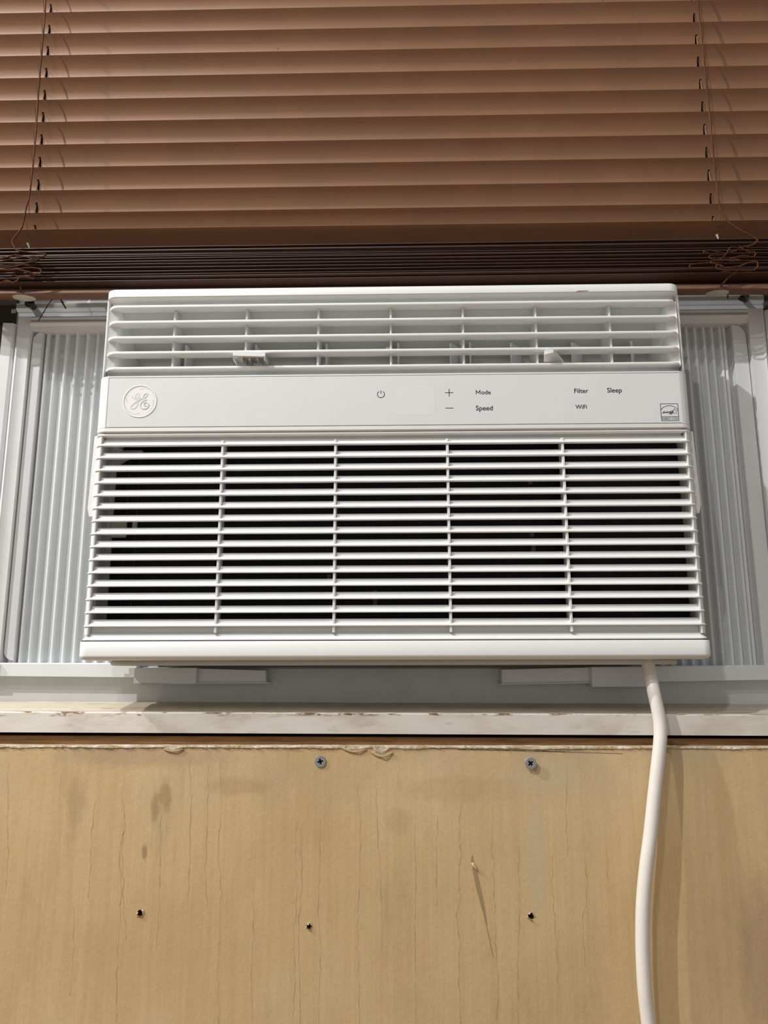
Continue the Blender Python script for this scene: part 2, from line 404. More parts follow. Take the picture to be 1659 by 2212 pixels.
# dried drip runs down the sheet
DRIPS = [[(0.0495, 0.9408), (0.048, 0.9216), (0.049, 0.9058), (0.0468, 0.8933), (0.0478, 0.8778), (0.0448, 0.8655), (0.0468, 0.8503), (0.0457, 0.8293), (0.046, 0.7963)], [(0.0725, 0.9376), (0.0714, 0.9122), (0.0721, 0.8902), (0.0722, 0.8625), (0.0724, 0.8354), (0.0732, 0.8205), (0.0718, 0.7965)], [(-0.0715, 0.931), (-0.0717, 0.9056), (-0.0704, 0.8743), (-0.0719, 0.8498), (-0.0704, 0.8228), (-0.0715, 0.7956)], [(-0.0538, 0.9311), (-0.054, 0.8993), (-0.0546, 0.8713), (-0.0526, 0.8438), (-0.0532, 0.7957)], [(-0.068, 0.9246), (-0.0667, 0.8899), (-0.0684, 0.859), (-0.0662, 0.7957)], [(-0.1297, 0.9734), (-0.1274, 0.9407), (-0.1283, 0.9118), (-0.1253, 0.8803), (-0.1256, 0.8285), (-0.1236, 0.7953)], [(-0.1383, 0.9701), (-0.1374, 0.9342), (-0.1373, 0.8991), (-0.1354, 0.871)], [(-0.1523, 0.9734), (-0.1501, 0.9406), (-0.1493, 0.9022), (-0.149, 0.8741)], [(-0.2027, 0.9536), (-0.1983, 0.9276), (-0.2011, 0.9084), (-0.1979, 0.8801), (-0.1979, 0.8432), (-0.1963, 0.7949)], [(-0.1994, 0.9341), (-0.1993, 0.9116), (-0.1966, 0.8801), (-0.1926, 0.8493)], [(-0.2218, 0.9438), (-0.2226, 0.9212), (-0.2218, 0.8957), (-0.2221, 0.8769)], [(-0.2892, 0.9701), (-0.2865, 0.934), (-0.2835, 0.9051), (-0.2828, 0.8799)], [(-0.1723, 0.9439), (-0.1713, 0.9117), (-0.1699, 0.874), (-0.1702, 0.8433)], [(-0.0263, 0.957), (-0.0244, 0.9215), (-0.025, 0.89), (-0.0262, 0.8591), (-0.0246, 0.7959)], [(-0.0129, 0.9538), (-0.0115, 0.9215), (-0.0096, 0.89), (-0.0083, 0.844)], [(0.0153, 0.928), (0.0159, 0.8901), (0.0149, 0.8593), (0.0152, 0.7961)], [(0.1162, 0.9154), (0.114, 0.8904), (0.1148, 0.8627), (0.1158, 0.8356), (0.1133, 0.7967)], [(0.1391, 0.906), (0.139, 0.8842), (0.1344, 0.8597), (0.1349, 0.8327)], [(0.1289, 0.9702), (0.1262, 0.9345), (0.1261, 0.906)], [(0.0324, 0.9344), (0.0309, 0.9058), (0.031, 0.8716)], [(0.0909, 0.9122), (0.0902, 0.8748), (0.0872, 0.8295), (0.0866, 0.7966)], [(-0.1027, 0.8898), (-0.1008, 0.8588), (-0.1015, 0.8286), (-0.0998, 0.7955)], [(-0.2318, 0.8707), (-0.2301, 0.8401), (-0.2306, 0.813)], [(0.1545, 0.9123), (0.1542, 0.8905)]]
for q, d in enumerate(DRIPS):
    pts = []
    for i in range(len(d) - 1):
        for t in range(8):
            f = t / 8; z = d[i][1] + (d[i + 1][1] - d[i][1]) * f
            x = d[i][0] + (d[i + 1][0] - d[i][0]) * (3 * f * f - 2 * f ** 3)
            pts.append((x + 0.0004 * math.sin(z * 410 + q * 2.3) + 0.00025 * math.sin(z * 1130 + q), z))
    pts.append(d[-1]); nn = len(pts)
    big = 0.00085 if q in (0, 1) else 0.00062
    b = MB(); b.stroke(pts, [big * (0.35 + 0.65 * min(1, 6 * i / nn)) * (0.75 + 0.35 * math.sin(i * 0.7 + q)) for i in range(nn)], PY - 0.00005, PY + 0.0003)
    b.build('drip_stain', M['drip'], wall, smooth=0)
# splinter gouge with its long scrape
b = MB()
b.add([(0.0560, PY, 0.9012), (0.0582, PY, 0.9020), (0.0612, PY, 0.8968), (0.0600, PY, 0.8965), (0.0572, PY - 0.0022, 0.9000), (0.0600, PY - 0.0030, 0.8972)],
      [(0, 1, 4), (1, 2, 5, 4), (2, 3, 5), (3, 0, 4, 5)])
b.build('splinter', M['rawsplinter'], wall, smooth=0)
b = MB(); b.stroke([(0.0584, 0.8985), (0.0610, 0.8850), (0.0640, 0.8720), (0.0664, 0.8600)], [0.0030, 0.0034, 0.0026, 0.0008], PY - 0.00008, PY + 0.0003)
b.stroke([(0.0604, 0.8860), (0.0640, 0.8690), (0.0672, 0.8540), (0.0702, 0.8390)], [0.0004, 0.0006, 0.0006, 0.0005], PY - 0.00012, PY + 0.0003)
b.stroke([(0.0573, 0.9068), (0.0570, 0.9040), (0.0575, 0.9015)], [0.0008, 0.0020, 0.0024], PY - 0.00008, PY + 0.0003)
b.build('scrape_mark', plain('scrape', (0.36, 0.26, 0.135), 0.7, 0.2), wall, smooth=0)
b = MB()
b.stroke([(0.020, 0.9812), (0.0486, 0.9806), (0.0864, 0.9799), (0.128, 0.9786)], 0.0004, PY - 0.00008, PY + 0.0002)
b.stroke([(0.0486, 0.9803), (0.110, 0.9791), (0.1702, 0.9774)], 0.0006, PY - 0.00008, PY + 0.0002)
b.build('pencil_line', M['pencil'], wall, smooth=0)
# ragged bead of old paint and torn ply along the top edge of the sheet
b = MB(); rows = []
n = 420
for i in range(n + 1):
    x = -0.40 + 0.80 * i / n
    zt = 0.9832 - 0.0022 * (x + 0.26) + 0.0002
    lump = 0.0010 * max(0, math.sin(x * 61 + 2 * math.sin(x * 23))) + rnd.uniform(0, 0.0008)
    for cx, wd, hh in ((-0.1655, 0.006, 0.0030), (-0.0300, 0.008, 0.0030), (-0.0090, 0.006, 0.0068), (0.1037, 0.010, 0.0010), (-0.114, 0.02, 0.0006)):
        lump += hh * max(0, 1 - ((x - cx) / wd) ** 2)
    z1 = zt - 0.0016 - lump; th = 0.0006 + 0.0007 * rnd.random()
    rows.append([(x, PY + 0.004, zt + 0.0004), (x, PY - th * 0.6, zt + rnd.uniform(-0.0002, 0.0003)), (x, PY - th, (zt + z1) / 2), (x, PY + 0.0002, z1)])
b.add([p for r_ in rows for p in r_], [(i * 4 + j, i * 4 + j + 1, i * 4 + j + 5, i * 4 + j + 4) for i in range(n) for j in range(3)])
b.build('paint_ridge', M['oldpaint'], wall, smooth=0)
# ragged delaminated flakes below the ridge
for fx, fz, fw, fh in ((-0.1650, 0.9795, 0.0075, 0.0028), (-0.0285, 0.9793, 0.0085, 0.0030), (-0.0085, 0.9768, 0.0080, 0.0045)):
    b = MB()
    for q in range(3):
        pts = [(fx - fw + 2 * fw * t / 7, fz + 0.0016 - fh * (0.55 + 0.25 * q) * math.sin(math.pi * (t / 7) ** (1.0 + 0.5 * q)) , 0) for t in range(8)]
        b.stroke([(p[0], p[1]) for p in pts], [0.0004 + 0.0011 * math.sin(math.pi * t / 7) for t in range(8)], PY - 0.0012 + 0.0003 * q, PY + 0.0003)
    b.build('torn_flake', M['rawsplinter'], wall, smooth=0)

struct(MB().box(-2.2, 2.2, -2.6, 0.35, -0.03, 0).build('floor', M['floor']))
# wall around the window opening (behind the sheet and outside the picture)
struct(MB().box(-2.2, -0.372, 0.05, 0.14, 0, 2.72).build('wall_left', M['wallp']))
struct(MB().box(0.372, 2.2, 0.05, 0.14, 0, 2.72).build('wall_right', M['wallp']))
struct(MB().box(-0.372, 0.372, 0.05, 0.14, 1.745, 2.72).build('wall_top', M['wallp']))
struct(MB().box(-0.372, 0.372, 0.026, 0.14, 0, 0.970).build('wall_bottom', M['wallp']))
# sill board and the raw strip under it
b = MB(); b.prism([(0.020, 0.9912), (0.020, 1.0056), (0.0208, 1.0064), (0.032, 1.0073), (0.0325, 1.0079), (0.072, 1.0114), (0.14, 1.0114), (0.14, 0.9912)], -0.62, 0.62, 'x')
v = []
for i, p in enumerate(b.v):       # the sill runs slightly downhill to the right
    v.append((p[0], p[1], p[2] - 0.0050 * p[0]))
b.v = v
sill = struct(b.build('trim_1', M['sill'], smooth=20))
b = MB().box(-0.62, 0.62, 0.0240, 0.034, 0.968, 0.9884)
b.v = [(x, y, z - 0.005 * x) for x, y, z in b.v]
struct(b.build('trim_2', M['raw']))
b = MB().box(-0.62, 0.62, 0.030, 0.045, 0.975, 0.9925)  # near-black strip, paints the shadow in the gap under the sill
b.v = [(x, y, z - 0.005 * x) for x, y, z in b.v]
struct(b.build('gap_shadow_strip', M['gap']))

# ------------------------------------------------------------------ window
win = struct(MB().box(-0.371, 0.371, 0.102, 0.110, 1.40, 1.744).build('window_1', M['glass']))
def wpart(name, mb, mat, **k):
    return mb.build(name, M[mat], win, **k)
# lower track: front face, its top edge and a shallow step
b = MB(); b.prism([(0.069, 1.010), (0.069, 1.0382), (0.0705, 1.0395), (0.085, 1.0395), (0.085, 1.034), (0.14, 1.034), (0.14, 1.010)], -0.371, 0.371, 'x')
b.v = [(x, y, z - 0.004 * x * (1 if z < 1.03 else 0.6)) for x, y, z in b.v]
wpart('lower_track', b, 'track', smooth=20)
# jambs: white channel strip, dark liner beside it
for s_, xo, xw, xl, zt in ((-1, 0.3405, 0.3515, 0.3490, 1.3452), (1, 0.3325, 0.3480, 0.3400, 1.3505)):
    b = MB(); b.prism([(s_ * xw, 0.0590), (s_ * (xw - 0.0012), 0.0582), (s_ * (xo + 0.0020), 0.0590), (s_ * xo, 0.0612), (s_ * xo, 0.078), (s_ * xw, 0.078)], 1.012, zt)
    wpart('jamb_channel', b, 'vinyl', smooth=25)
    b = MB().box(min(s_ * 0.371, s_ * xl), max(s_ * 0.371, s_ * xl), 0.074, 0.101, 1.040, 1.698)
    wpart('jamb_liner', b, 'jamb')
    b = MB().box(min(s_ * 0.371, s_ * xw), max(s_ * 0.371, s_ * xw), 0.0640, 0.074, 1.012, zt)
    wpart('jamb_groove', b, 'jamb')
# bottom rail of the raised sash, a moulded profile
b = MB(); b.prism([(0.0735, 1.3455), (0.0735, 1.3500), (0.0760, 1.3520), (0.0760, 1.3640), (0.0735, 1.3665), (0.0735, 1.3715), (0.0770, 1.3735), (0.0770, 1.3790), (0.0740, 1.3810), (0.0740, 1.3850), (0.079, 1.3870), (0.079, 1.405), (0.100, 1.405), (0.100, 1.3455)], -0.3488, 0.3398, 'x')
wpart('sash_rail', b, 'vinyl', smooth=45)
wpart('head_casing', MB().box(-0.371, 0.371, 0.052, 0.11, 1.70, 1.744), 'vinyl')

# ------------------------------------------------------------------ pleated side panels
def accordion(side):
    s = side
    if s < 0:
        label = 'white pleated side panel left of the air conditioner, brightly lit, its frame corner rounded'
        ridges = [-0.3144, -0.3062, -0.2968, -0.2873, -0.2777, -0.2684, -0.2590, -0.2493, -0.2398, -0.2303, -0.2208, -0.2113]
        x_end, x_plate, x_face0, x_face1 = -0.3174, -0.3259, -0.3268, -0.3372
        zb0, zb1, tilt = 1.0331, 1.0440, 0.011
    else:
        label = 'white pleated side panel right of the air conditioner, dimmer and behind the power cord'
        ridges = [0.2987, 0.2953, 0.2878, 0.2806, 0.2727, 0.2652, 0.2565, 0.2480, 0.2395, 0.2310, 0.2225, 0.2140]
        x_end, x_plate, x_face0, x_face1 = 0.3040, 0.3164, 0.3172, 0.3295
        zb0, zb1, tilt = 1.0291, 1.0408, 0.016
    t = thing('accordion_panel', label, 'side panel', (s * 0.28, 0.07, zb0))
    zt = 1.3390
    # curtain: flat valleys, narrow rounded ridges
    xs = []
    hw = 0.0014
    prof = [(x_end + s * 0.001, 0.0737)]
    for x in ridges:
        prof += [(x + s * (hw + 0.0014), 0.0736), (x + s * hw, 0.0712), (x - s * hw, 0.0712), (x - s * (hw + 0.0014), 0.0736)]
    prof.append((s * 0.1975, 0.0737))
    b = MB(); n = len(prof)
    b.add([(x, y, zb1 - 0.004) for x, y in prof] + [(x, y, zt + 0.003) for x, y in prof] + [(x, y + 0.001, zb1 - 0.004) for x, y in prof] + [(x, y + 0.001, zt + 0.003) for x, y in prof],
          [(i, i + 1, n + i + 1, n + i) for i in range(n - 1)] + [(2 * n + i, 3 * n + i, 3 * n + i + 1, 2 * n + i + 1) for i in range(n - 1)] + [(i, 2 * n + i, 2 * n + i + 1, i + 1) for i in range(n - 1)] + [(n + i, n + i + 1, 3 * n + i + 1, 3 * n + i) for i in range(n - 1)])
    b.build('pleated_curtain', M['curtain'], t, smooth=15, recalc=False)
    rb = None                     # a stiff white rib along the crest of every pleat
    for x in ridges:
        if rb is None:
            q = MB(); q.prism([(x - hw, 0.0712), (x - hw * 0.9, 0.0694), (x - hw * 0.4, 0.0686), (x + hw * 0.4, 0.0686), (x + hw * 0.9, 0.0694), (x + hw, 0.0712)], zb1 - 0.003, zt + 0.002)
            rb = q.build('pleat_rib', M['vinyl'], t, smooth=50); rx = x
        else: again(rb, t, (x - rx, 0, 0))
    # end plate with rounded outer corners
    r = 0.0082 if s < 0 else 0.011; pl = []
    a0, a1 = (x_plate, x_end)
    pl = [(a1, zb1 - 0.002), (a1, zt)]
    for k in range(7):
        a = math.pi / 2 * k / 6
        pl.append((a0 - s * (r - r * math.sin(a)), zt - (r - r * math.cos(a))))
    for k in range(7):
        a = math.pi / 2 * k / 6
        pl.append((a0 - s * (r - r * math.cos(a)), zb1 + 0.002 + (r - r * math.sin(a))))
    MB().prism(pl, 0.0650, 0.0750, 'y').build('end_plate', M['vinyl'], t, smooth=30, bevel=0.0004)
    # outer frame: upright, top rail, bottom rail
    x0, x1 = sorted((x_face0, x_face1))
    b = MB(); xa, xb = sorted((x_face1, x_face1 - s * 0.0016))
    b.prism([(x_face0, 0.0605), (x_face1 - s * 0.0022, 0.0600), (x_face1 - s * 0.0007, 0.0586), (x_face1 + s * 0.0010, 0.0592), (x_face1 + s * 0.0022, 0.064), (x_face1 + s * 0.0022, 0.075), (x_face0, 0.075)], zb1 - 0.002, zt + 0.0128)
    b.build('side_upright', M['vinyl'], t, smooth=60)
    xi = s * 0.2200
    xa, xb = sorted((xi, x_face0 + s * 0.0002))
    b = MB(); b.prism([(0.0618, zt), (0.0614, zt + 0.0040), (0.0598, zt + 0.0046), (0.0589, zt + 0.0055), (0.0586, zt + 0.0064), (0.0590, zt + 0.0073), (0.0600, zt + 0.0080), (0.0640, zt + 0.0084), (0.0640, zt + 0.0096), (0.0610, zt + 0.0100), (0.0600, zt + 0.0108), (0.0598, zt + 0.0118), (0.0606, zt + 0.0128), (0.0625, zt + 0.0134), (0.075, zt + 0.0134), (0.075, zt)], xa, xb, 'x')
    b.build('top_rail', M['vinyl'], t, smooth=60)
    xin = s * (0.2118 if s < 0 else 0.2100)
    xa, xb = sorted((xin, s * 0.3372 if s < 0 else 0.3400))
    b = MB(); b.prism([(0.0600, zb0), (0.0600, zb1 - 0.0008), (0.0610, zb1), (0.0765, zb1), (0.0765, zb0 + 0.004), (0.0690, zb0 + 0.002), (0.0690, zb0)], xa, xb, 'x')
    b.v = [(x, y, z + (tilt * (abs(x) - 0.29) if z < zb1 - 0.002 else 0.005 * (abs(x) - 0.29))) for x, y, z in b.v]
    b.build('bottom_rail', M['vinyl'], t, smooth=30)
    if s < 0:
        MB().box(-0.347, -0.3265, 0.0570, 0.0606, 1.0352, 1.0455).build('corner_clip', M['vinyl'], t, bevel=0.0006)
        MB().box(-0.347, -0.3285, 0.0560, 0.0572, 1.0440, 1.0462).build('corner_clip', M['vinyl'], t, bevel=0.0003)
    # guide block and tongue reaching in under the machine
    if s < 0:
        b = MB().box(-0.2116, -0.1601, 0.0548, 0.068, 1.0270, 1.0398); b.box(-0.2116, -0.182, 0.0540, 0.0552, 1.0262, 1.0272)
        b.build('guide_block', M['vinyl'], t, bevel=0.0006)
        b = MB(); b.prism([(-0.1612, 1.0281), (-0.1612, 1.0392), (-0.1043, 1.0375), (-0.1040, 1.0278)], 0.0590, 0.068, 'y'); b.prism([(-0.1612, 1.0272), (-0.1612, 1.0281), (-0.1013, 1.0281), (-0.1013, 1.0272)], 0.0572, 0.068, 'y')
        b.build('guide_tongue', M['vinyl'], t, bevel=0.0004)
    else:
        b = MB().box(0.1601, 0.2140, 0.0548, 0.068, 1.0241, 1.0398)
        b.build('guide_block', M['vinyl'], t, bevel=0.0006)
        b = MB(); b.prism([(0.1612, 1.0278), (0.1612, 1.0394), (0.0885, 1.0378), (0.0882, 1.0266)], 0.0590, 0.068, 'y'); b.prism([(0.1612, 1.0270), (0.1612, 1.0280), (0.0868, 1.0268), (0.0868, 1.0258)], 0.0572, 0.068, 'y')
        b.build('guide_tongue', M['vinyl'], t, bevel=0.0004)
    return t
accordion(-1); accordion(1)

# ------------------------------------------------------------------ air conditioner
ac = thing('air_conditioner', 'white window air conditioner with louvred grilles and touch control panel, set in the window', 'air conditioner', (0, 0.03, 1.042))
HW = 0.2353
# chassis running back through the window
b = MB().box(-0.1970, 0.1970, 0.050, 0.34, 1.0470, 1.3440); b.box(-0.2250, 0.2250, 0.080, 0.34, 1.0350, 1.0465)
b.build('chassis', M['interior'], ac, bevel=0.001)
# top cap
MB().sweep(frontpath(-HW, HW, 0.0095, 0.0, 0.055), [(0.0, 1.3392), (0.0, 1.3448), (0.0006, 1.3456), (0.050, 1.3462), (0.050, 1.3400), (0.0115, 1.3388), (0.0006, 1.3386)]).build('top_cap', M['white'], ac, smooth=40)
b = MB(); b.prism(plan(-HW, HW, 0.0095, 0.0003, 0.055), 1.3440, 1.3457); b.build('top_cover', M['white'], ac, smooth=40)
b = MB(); b.stroke([(0.1500, 1.3391), (0.1530, 1.3396), (0.1570, 1.3397), (0.1608, 1.3399)], [0.0003, 0.0012, 0.0009, 0.0003], -0.0001, 0.0003)
b.build('scuff_mark', M['scuff'], ac, smooth=0)
# thin side walls of the outlet
for s in (-1, 1):
    b = MB(); xa, xb = sorted((s * (HW - 0.0002), s * (HW - 0.0018))); b.box(xa, xb, 0.0062, 0.052, 1.2690, 1.3392)
    b.build('side_wall', M['white'], ac, bevel=0.0005)
# outlet housing: recess bands, ceiling baffle, back
out = MB().box(-0.2325, 0.2325, 0.043, 0.048, 1.268, 1.341).build('air_outlet', M['interior'], ac)
b = MB().box(-0.2330, 0.2330, 0.0105, 0.045, 1.3308, 1.3400); b.build('outlet_header', M['white'], out, bevel=0.0004)
b = MB().box(-0.2330, 0.2330, 0.0105, 0.045, 1.2680, 1.2768); b.build('outlet_footer', M['white'], out, bevel=0.0004)
b = MB(); b.prism([(0.0115, 1.3300), (0.0115, 1.3310), (0.044, 1.3310), (0.044, 1.2990)], -0.228, 0.228, 'x'); b.build('outlet_baffle', M['interior'], out)
# end columns between the blades
for s in (-1, 1):
    pl = [(s * x, y) for x, y in ((0.2322, 0.0050), (0.2312, 0.0060), (0.2265, 0.0064), (0.2243, 0.0088), (0.2226, 0.0150), (0.2200, 0.0220), (0.2198, 0.044), (0.2322, 0.044))]
    b = MB(); b.prism(pl, 1.2768, 1.3318); b.build('end_column', M['white'], out, smooth=50)
# five blades
b = MB(); b.sweep(frontpath(-0.2324, 0.2324, 0.0085, 0.0, 0.010), [(0.0002, 1.3295), (0.0, 1.3299), (0.0, 1.3312), (0.0003, 1.3317), (0.0020, 1.3318), (0.0020, 1.3294)])
b.prism(plan(-0.2320, 0.2320, 0.0080, 0.0005, 0.0100), 1.3297, 1.3316)
blade = b.build('louvre_blade', M['white'], out, smooth=40)
for zt in (1.3181, 1.3047, 1.2915, 1.2782): again(blade, out, (0, 0, zt - 1.3317))
# seven upright fins
fin = MB().box(-0.1789, -0.1771, 0.0052, 0.034, 1.2768, 1.3300).build('louvre_fin', M['white'], out, bevel=0.0006)
for x in (-0.1186, -0.0595, -0.0002, 0.0588, 0.1180, 0.1779): again(fin, out, (x + 0.1780, 0, 0))
# turning vanes further back
for x, a in ((-0.172, 4), (-0.113, 4), (-0.054, 2), (0.006, 2), (0.0545, 40), (0.066, 2), (0.105, 40), (0.156, 42), (0.203, 25)):
    b = MB(); c, sn = math.cos(math.radians(a)), math.sin(math.radians(a))
    L_, w_ = 0.016, 0.0016
    pl = [(x + u * c * 0 + (u * sn) + w * c, 0.030 + u * c - w * sn) for u, w in ((-L_ / 2, -w_ / 2), (-L_ / 2, w_ / 2), (L_ / 2, w_ / 2), (L_ / 2, -w_ / 2))]
    b.prism(pl, 1.2775, 1.3060); b.build('turning_vane', M['white'], out)
for x in (-0.003,):
    MB().box(x - 0.0015, x + 0.0018, 0.012, 0.020, 1.2940, 1.2985).build('vane_stop', M['white'], out, bevel=0.0003)
for x0, x1 in ((-0.180, -0.064), (-0.05, -0.034), (0.035, 0.105), (0.115, 0.165)):
    MB().box(x0, x1, 0.024, 0.028, 1.2785, 1.2825).build('linkage_bar', M['white'], out, bevel=0.0004)
# two finger tabs for the vanes
tb = MB(); tb.prism([(-0.1262, 1.2885), (-0.1004, 1.2868), (-0.1004, 1.2836), (-0.1262, 1.2845)], -0.0060, -0.0035, 'y')
tb.prism([(-0.0060, 1.2845), (0.010, 1.2850), (0.010, 1.2825), (-0.0045, 1.2815)], -0.1262, -0.1252, 'x')
tb.prism([(-0.0060, 1.2836), (0.010, 1.2842), (0.010, 1.2820), (-0.0045, 1.2808)], -0.1014, -0.1004, 'x')
tb.prism([(-0.0040, 1.2872), (0.012, 1.2868), (0.012, 1.2852), (-0.0040, 1.2856)], -0.1260, -0.1006, 'x')
for x in (-0.1195, -0.1135, -0.1072): tb.box(x - 0.0003, x + 0.0003, -0.0036, 0.008, 1.2818, 1.2858)
tb.build('vane_tab', M['white'], out, smooth=25)
tb = MB(); tb.add([(0.1215, -0.0050, 1.2832), (0.1215, -0.0050, 1.2862), (0.1262, -0.0062, 1.2890), (0.1290, -0.0060, 1.2876), (0.1285, -0.0058, 1.2846), (0.1400, 0.010, 1.2838), (0.1400, 0.010, 1.2822), (0.1230, 0.006, 1.2815)],
                  [(0, 1, 2, 3, 4), (4, 3, 5, 6), (0, 4, 6, 7), (1, 0, 7), (1, 7, 5, 3, 2), (7, 6, 5)])
tb.build('vane_tab', M['white'], out, smooth=0)

# control band (frame around the film-covered panel)
ctl = MB()
z0, z1, oz0, oz1, ox0, ox1 = 1.2229, 1.2702, 1.2269, 1.2687, -0.2266, 0.2278
pth = frontpath(-0.2358, 0.2358, 0.009, -0.0008, 0.045)
ctl.sweep(pth, [(0.0004, oz1), (0.0, oz1 + 0.0003), (0.0, z1 - 0.0006), (0.0008, z1), (0.045, z1), (0.045, oz1)])
ctl.sweep(pth, [(0.0010, z0), (0.0, z0 + 0.0010), (0.0, oz0 - 0.0003), (0.0004, oz0), (0.045, oz0), (0.045, z0)])
for s in (-1, 1):
    xx = ox0 if s < 0 else ox1
    p = [(q[0], q[1]) for q in pth]; half = p[:len(p) // 2] if s < 0 else p[len(p) // 2:]
    pl = half + [(xx, -0.0008), (xx, 0.044)] if s < 0 else [(xx, 0.044), (xx, -0.0008)] + half
    ctl.prism(pl, oz0, oz1)
ctlo = ctl.build('control_panel', M['white'], ac, smooth=35)
MB().box(ox0 - 0.002, ox1 + 0.002, 0.0006, 0.002, oz0 - 0.001, oz1 + 0.001).build('panel_backing', M['gap'], ctlo)
g = 0.00032
MB().box(ox0 + g, ox1 - g, -0.00085, 0.0006, oz0 + g, oz1 - g).build('touch_film', M['panel'], ctlo, bevel=0.00025)
FY = -0.00085
MB().box(0.0040, 0.0345, FY - 0.00004, FY + 0.0001, 1.2352, 1.2603).build('display_window', M['window_film'], ctlo)
def text(word, x0, x1, zbase, mat='ink', bold=0.014, height=None):
    cu = bpy.data.curves.new('lettering', 'FONT'); cu.body = word; cu.size = 1.0; cu.offset = bold; cu.extrude = 0.01; cu.resolution_u = 3
    tmp = bpy.data.objects.new('tmp', cu); C.objects.link(tmp)
    bpy.context.view_layer.update()
    me = bpy.data.meshes.new_from_object(tmp.evaluated_get(bpy.context.evaluated_depsgraph_get()))
    bpy.data.objects.remove(tmp)
    xs = [v.co.x for v in me.vertices]; ys = [v.co.y for v in me.vertices]
    sx = (x1 - x0) / (max(xs) - min(xs)); sz = sx if height is None else height / (max(ys) - min(ys))
    mn = min(xs)
    o = Vector(((x0 + x1) / 2, FY, zbase))
    for v in me.vertices:
        v.co = Vector((x0 + (v.co.x - mn) * sx - o.x, -0.00006 if v.co.z > 0 else 0.0002, v.co.y * sz))
    me.name = 'lettering'
    return link('lettering', me, M[mat], o, ctlo)
text('ode', 0.0712, 0.0787, 1.2520)
b = MB(); mx0, mx1, mz0, mz1, mw = 0.0672, 0.0703, 1.2520, 1.2556, 0.00055      # the capital M of the same word
b.stroke([(mx0, mz0), (mx0, mz1)], mw, FY - 0.00006, FY + 0.0001); b.stroke([(mx1, mz0), (mx1, mz1)], mw, FY - 0.00006, FY + 0.0001)
b.stroke([(mx0, mz1 - 0.0002), ((mx0 + mx1) / 2, mz0 + 0.0010)], mw, FY - 0.00007, FY + 0.0001); b.stroke([((mx0 + mx1) / 2, mz0 + 0.0010), (mx1, mz1 - 0.0002)], mw, FY - 0.00008, FY + 0.0001)
b.build('lettering', M['ink'], ctlo, smooth=0)
text('Speed', 0.0666, 0.0799, 1.2387)
text('Filter', 0.1445, 0.1555, 1.2524)
text('Sleep', 0.1703, 0.1819, 1.2526)
text('WiFi', 0.1447, 0.1537, 1.2394)
b = MB(); cx, cz = -0.0082, 1.2528
b.stroke([(cx + 0.0028 * math.sin(a), cz + 0.0028 * math.cos(a)) for a in [math.radians(35 + 290 * i / 28) for i in range(29)]], 0.00055, FY - 0.00006, FY + 0.0001)
b.stroke([(cx, cz + 0.0032), (cx, cz + 0.0004)], 0.00055, FY - 0.00006, FY + 0.0001)
b.build('power_symbol', M['ink'], ctlo, smooth=0)
b = MB(); b.stroke([(0.0426, 1.2536), (0.0490, 1.2536)], 0.00055, FY - 0.00006, FY + 0.0001); b.stroke([(0.0458, 1.2505), (0.0458, 1.2567)], 0.00055, FY - 0.00007, FY + 0.0001)
b.build('plus_symbol', M['ink'], ctlo, smooth=0)
b = MB(); b.stroke([(0.0426, 1.2408), (0.0490, 1.2408)], 0.00055, FY - 0.00006, FY + 0.0001)
b.build('minus_symbol', M['ink'], ctlo, smooth=0)
# round script emblem
LX, LZ, LR = -0.2003, 1.2486, 0.0134 / 293
def lp(pts): return [(p[0], p[2]) for p in smoothpath([(LX + (x - 683) * LR, 0, LZ - (y - 565) * LR) for x, y in pts], 5)]
emb = MB().lathe([(0.0, -0.0001), (0.0126, -0.0001), (0.0128, -0.0003), (0.0132, -0.0004), (0.0136, -0.0002), (0.0138, 0.0002)], (LX, FY, LZ), 'y', 56).build('emblem', M['logo_light'], ctlo, smooth=40)
b = MB(); w = 0.00088; ya, yb = FY - 0.00012, FY + 0.0001
b.stroke(lp([(545, 462), (556, 502), (592, 528), (628, 512), (656, 470), (667, 432), (645, 418), (615, 437), (596, 482), (602, 527), (632, 547), (668, 515), (688, 484)]), w, ya, yb, 1.5e-6)
b.stroke(lp([(672, 508), (652, 580), (634, 650), (600, 690), (560, 702), (530, 682), (542, 640), (582, 600), (640, 562), (692, 532), (722, 515), (768, 500), (800, 457), (806, 427), (785, 418), (750, 442), (735, 486), (755, 526), (798, 540)]), w, ya - 0.00008, yb, 1.5e-6)
b.stroke(lp([(798, 540), (745, 555), (706, 592), (691, 640), (712, 686), (765, 702), (815, 682), (836, 632), (810, 592), (772, 590), (753, 615), (768, 642), (788, 634)]), w, ya - 0.0002, yb, 1.5e-6)
for pts in ([(678, 352), (700, 337), (760, 327), (840, 360), (900, 420), (945, 500)], [(458, 585), (446, 545), (450, 470), (490, 400), (560, 338)],
            [(690, 775), (645, 794), (570, 785), (500, 740), (445, 660)], [(908, 542), (922, 600), (908, 660), (870, 730), (800, 785)]):
    q = lp(pts); b.stroke(q, [0.0015 if i < 3 else 0.00095 - 0.0008 * i / len(q) for i in range(len(q))], ya, yb)
b.stroke([(LX + 0.0124 * math.cos(2 * math.pi * k / 60), LZ + 0.0124 * math.sin(2 * math.pi * k / 60)) for k in range(61)], 0.0004, ya, yb)
b.build('emblem_script', M['logo'], ctlo, smooth=0)
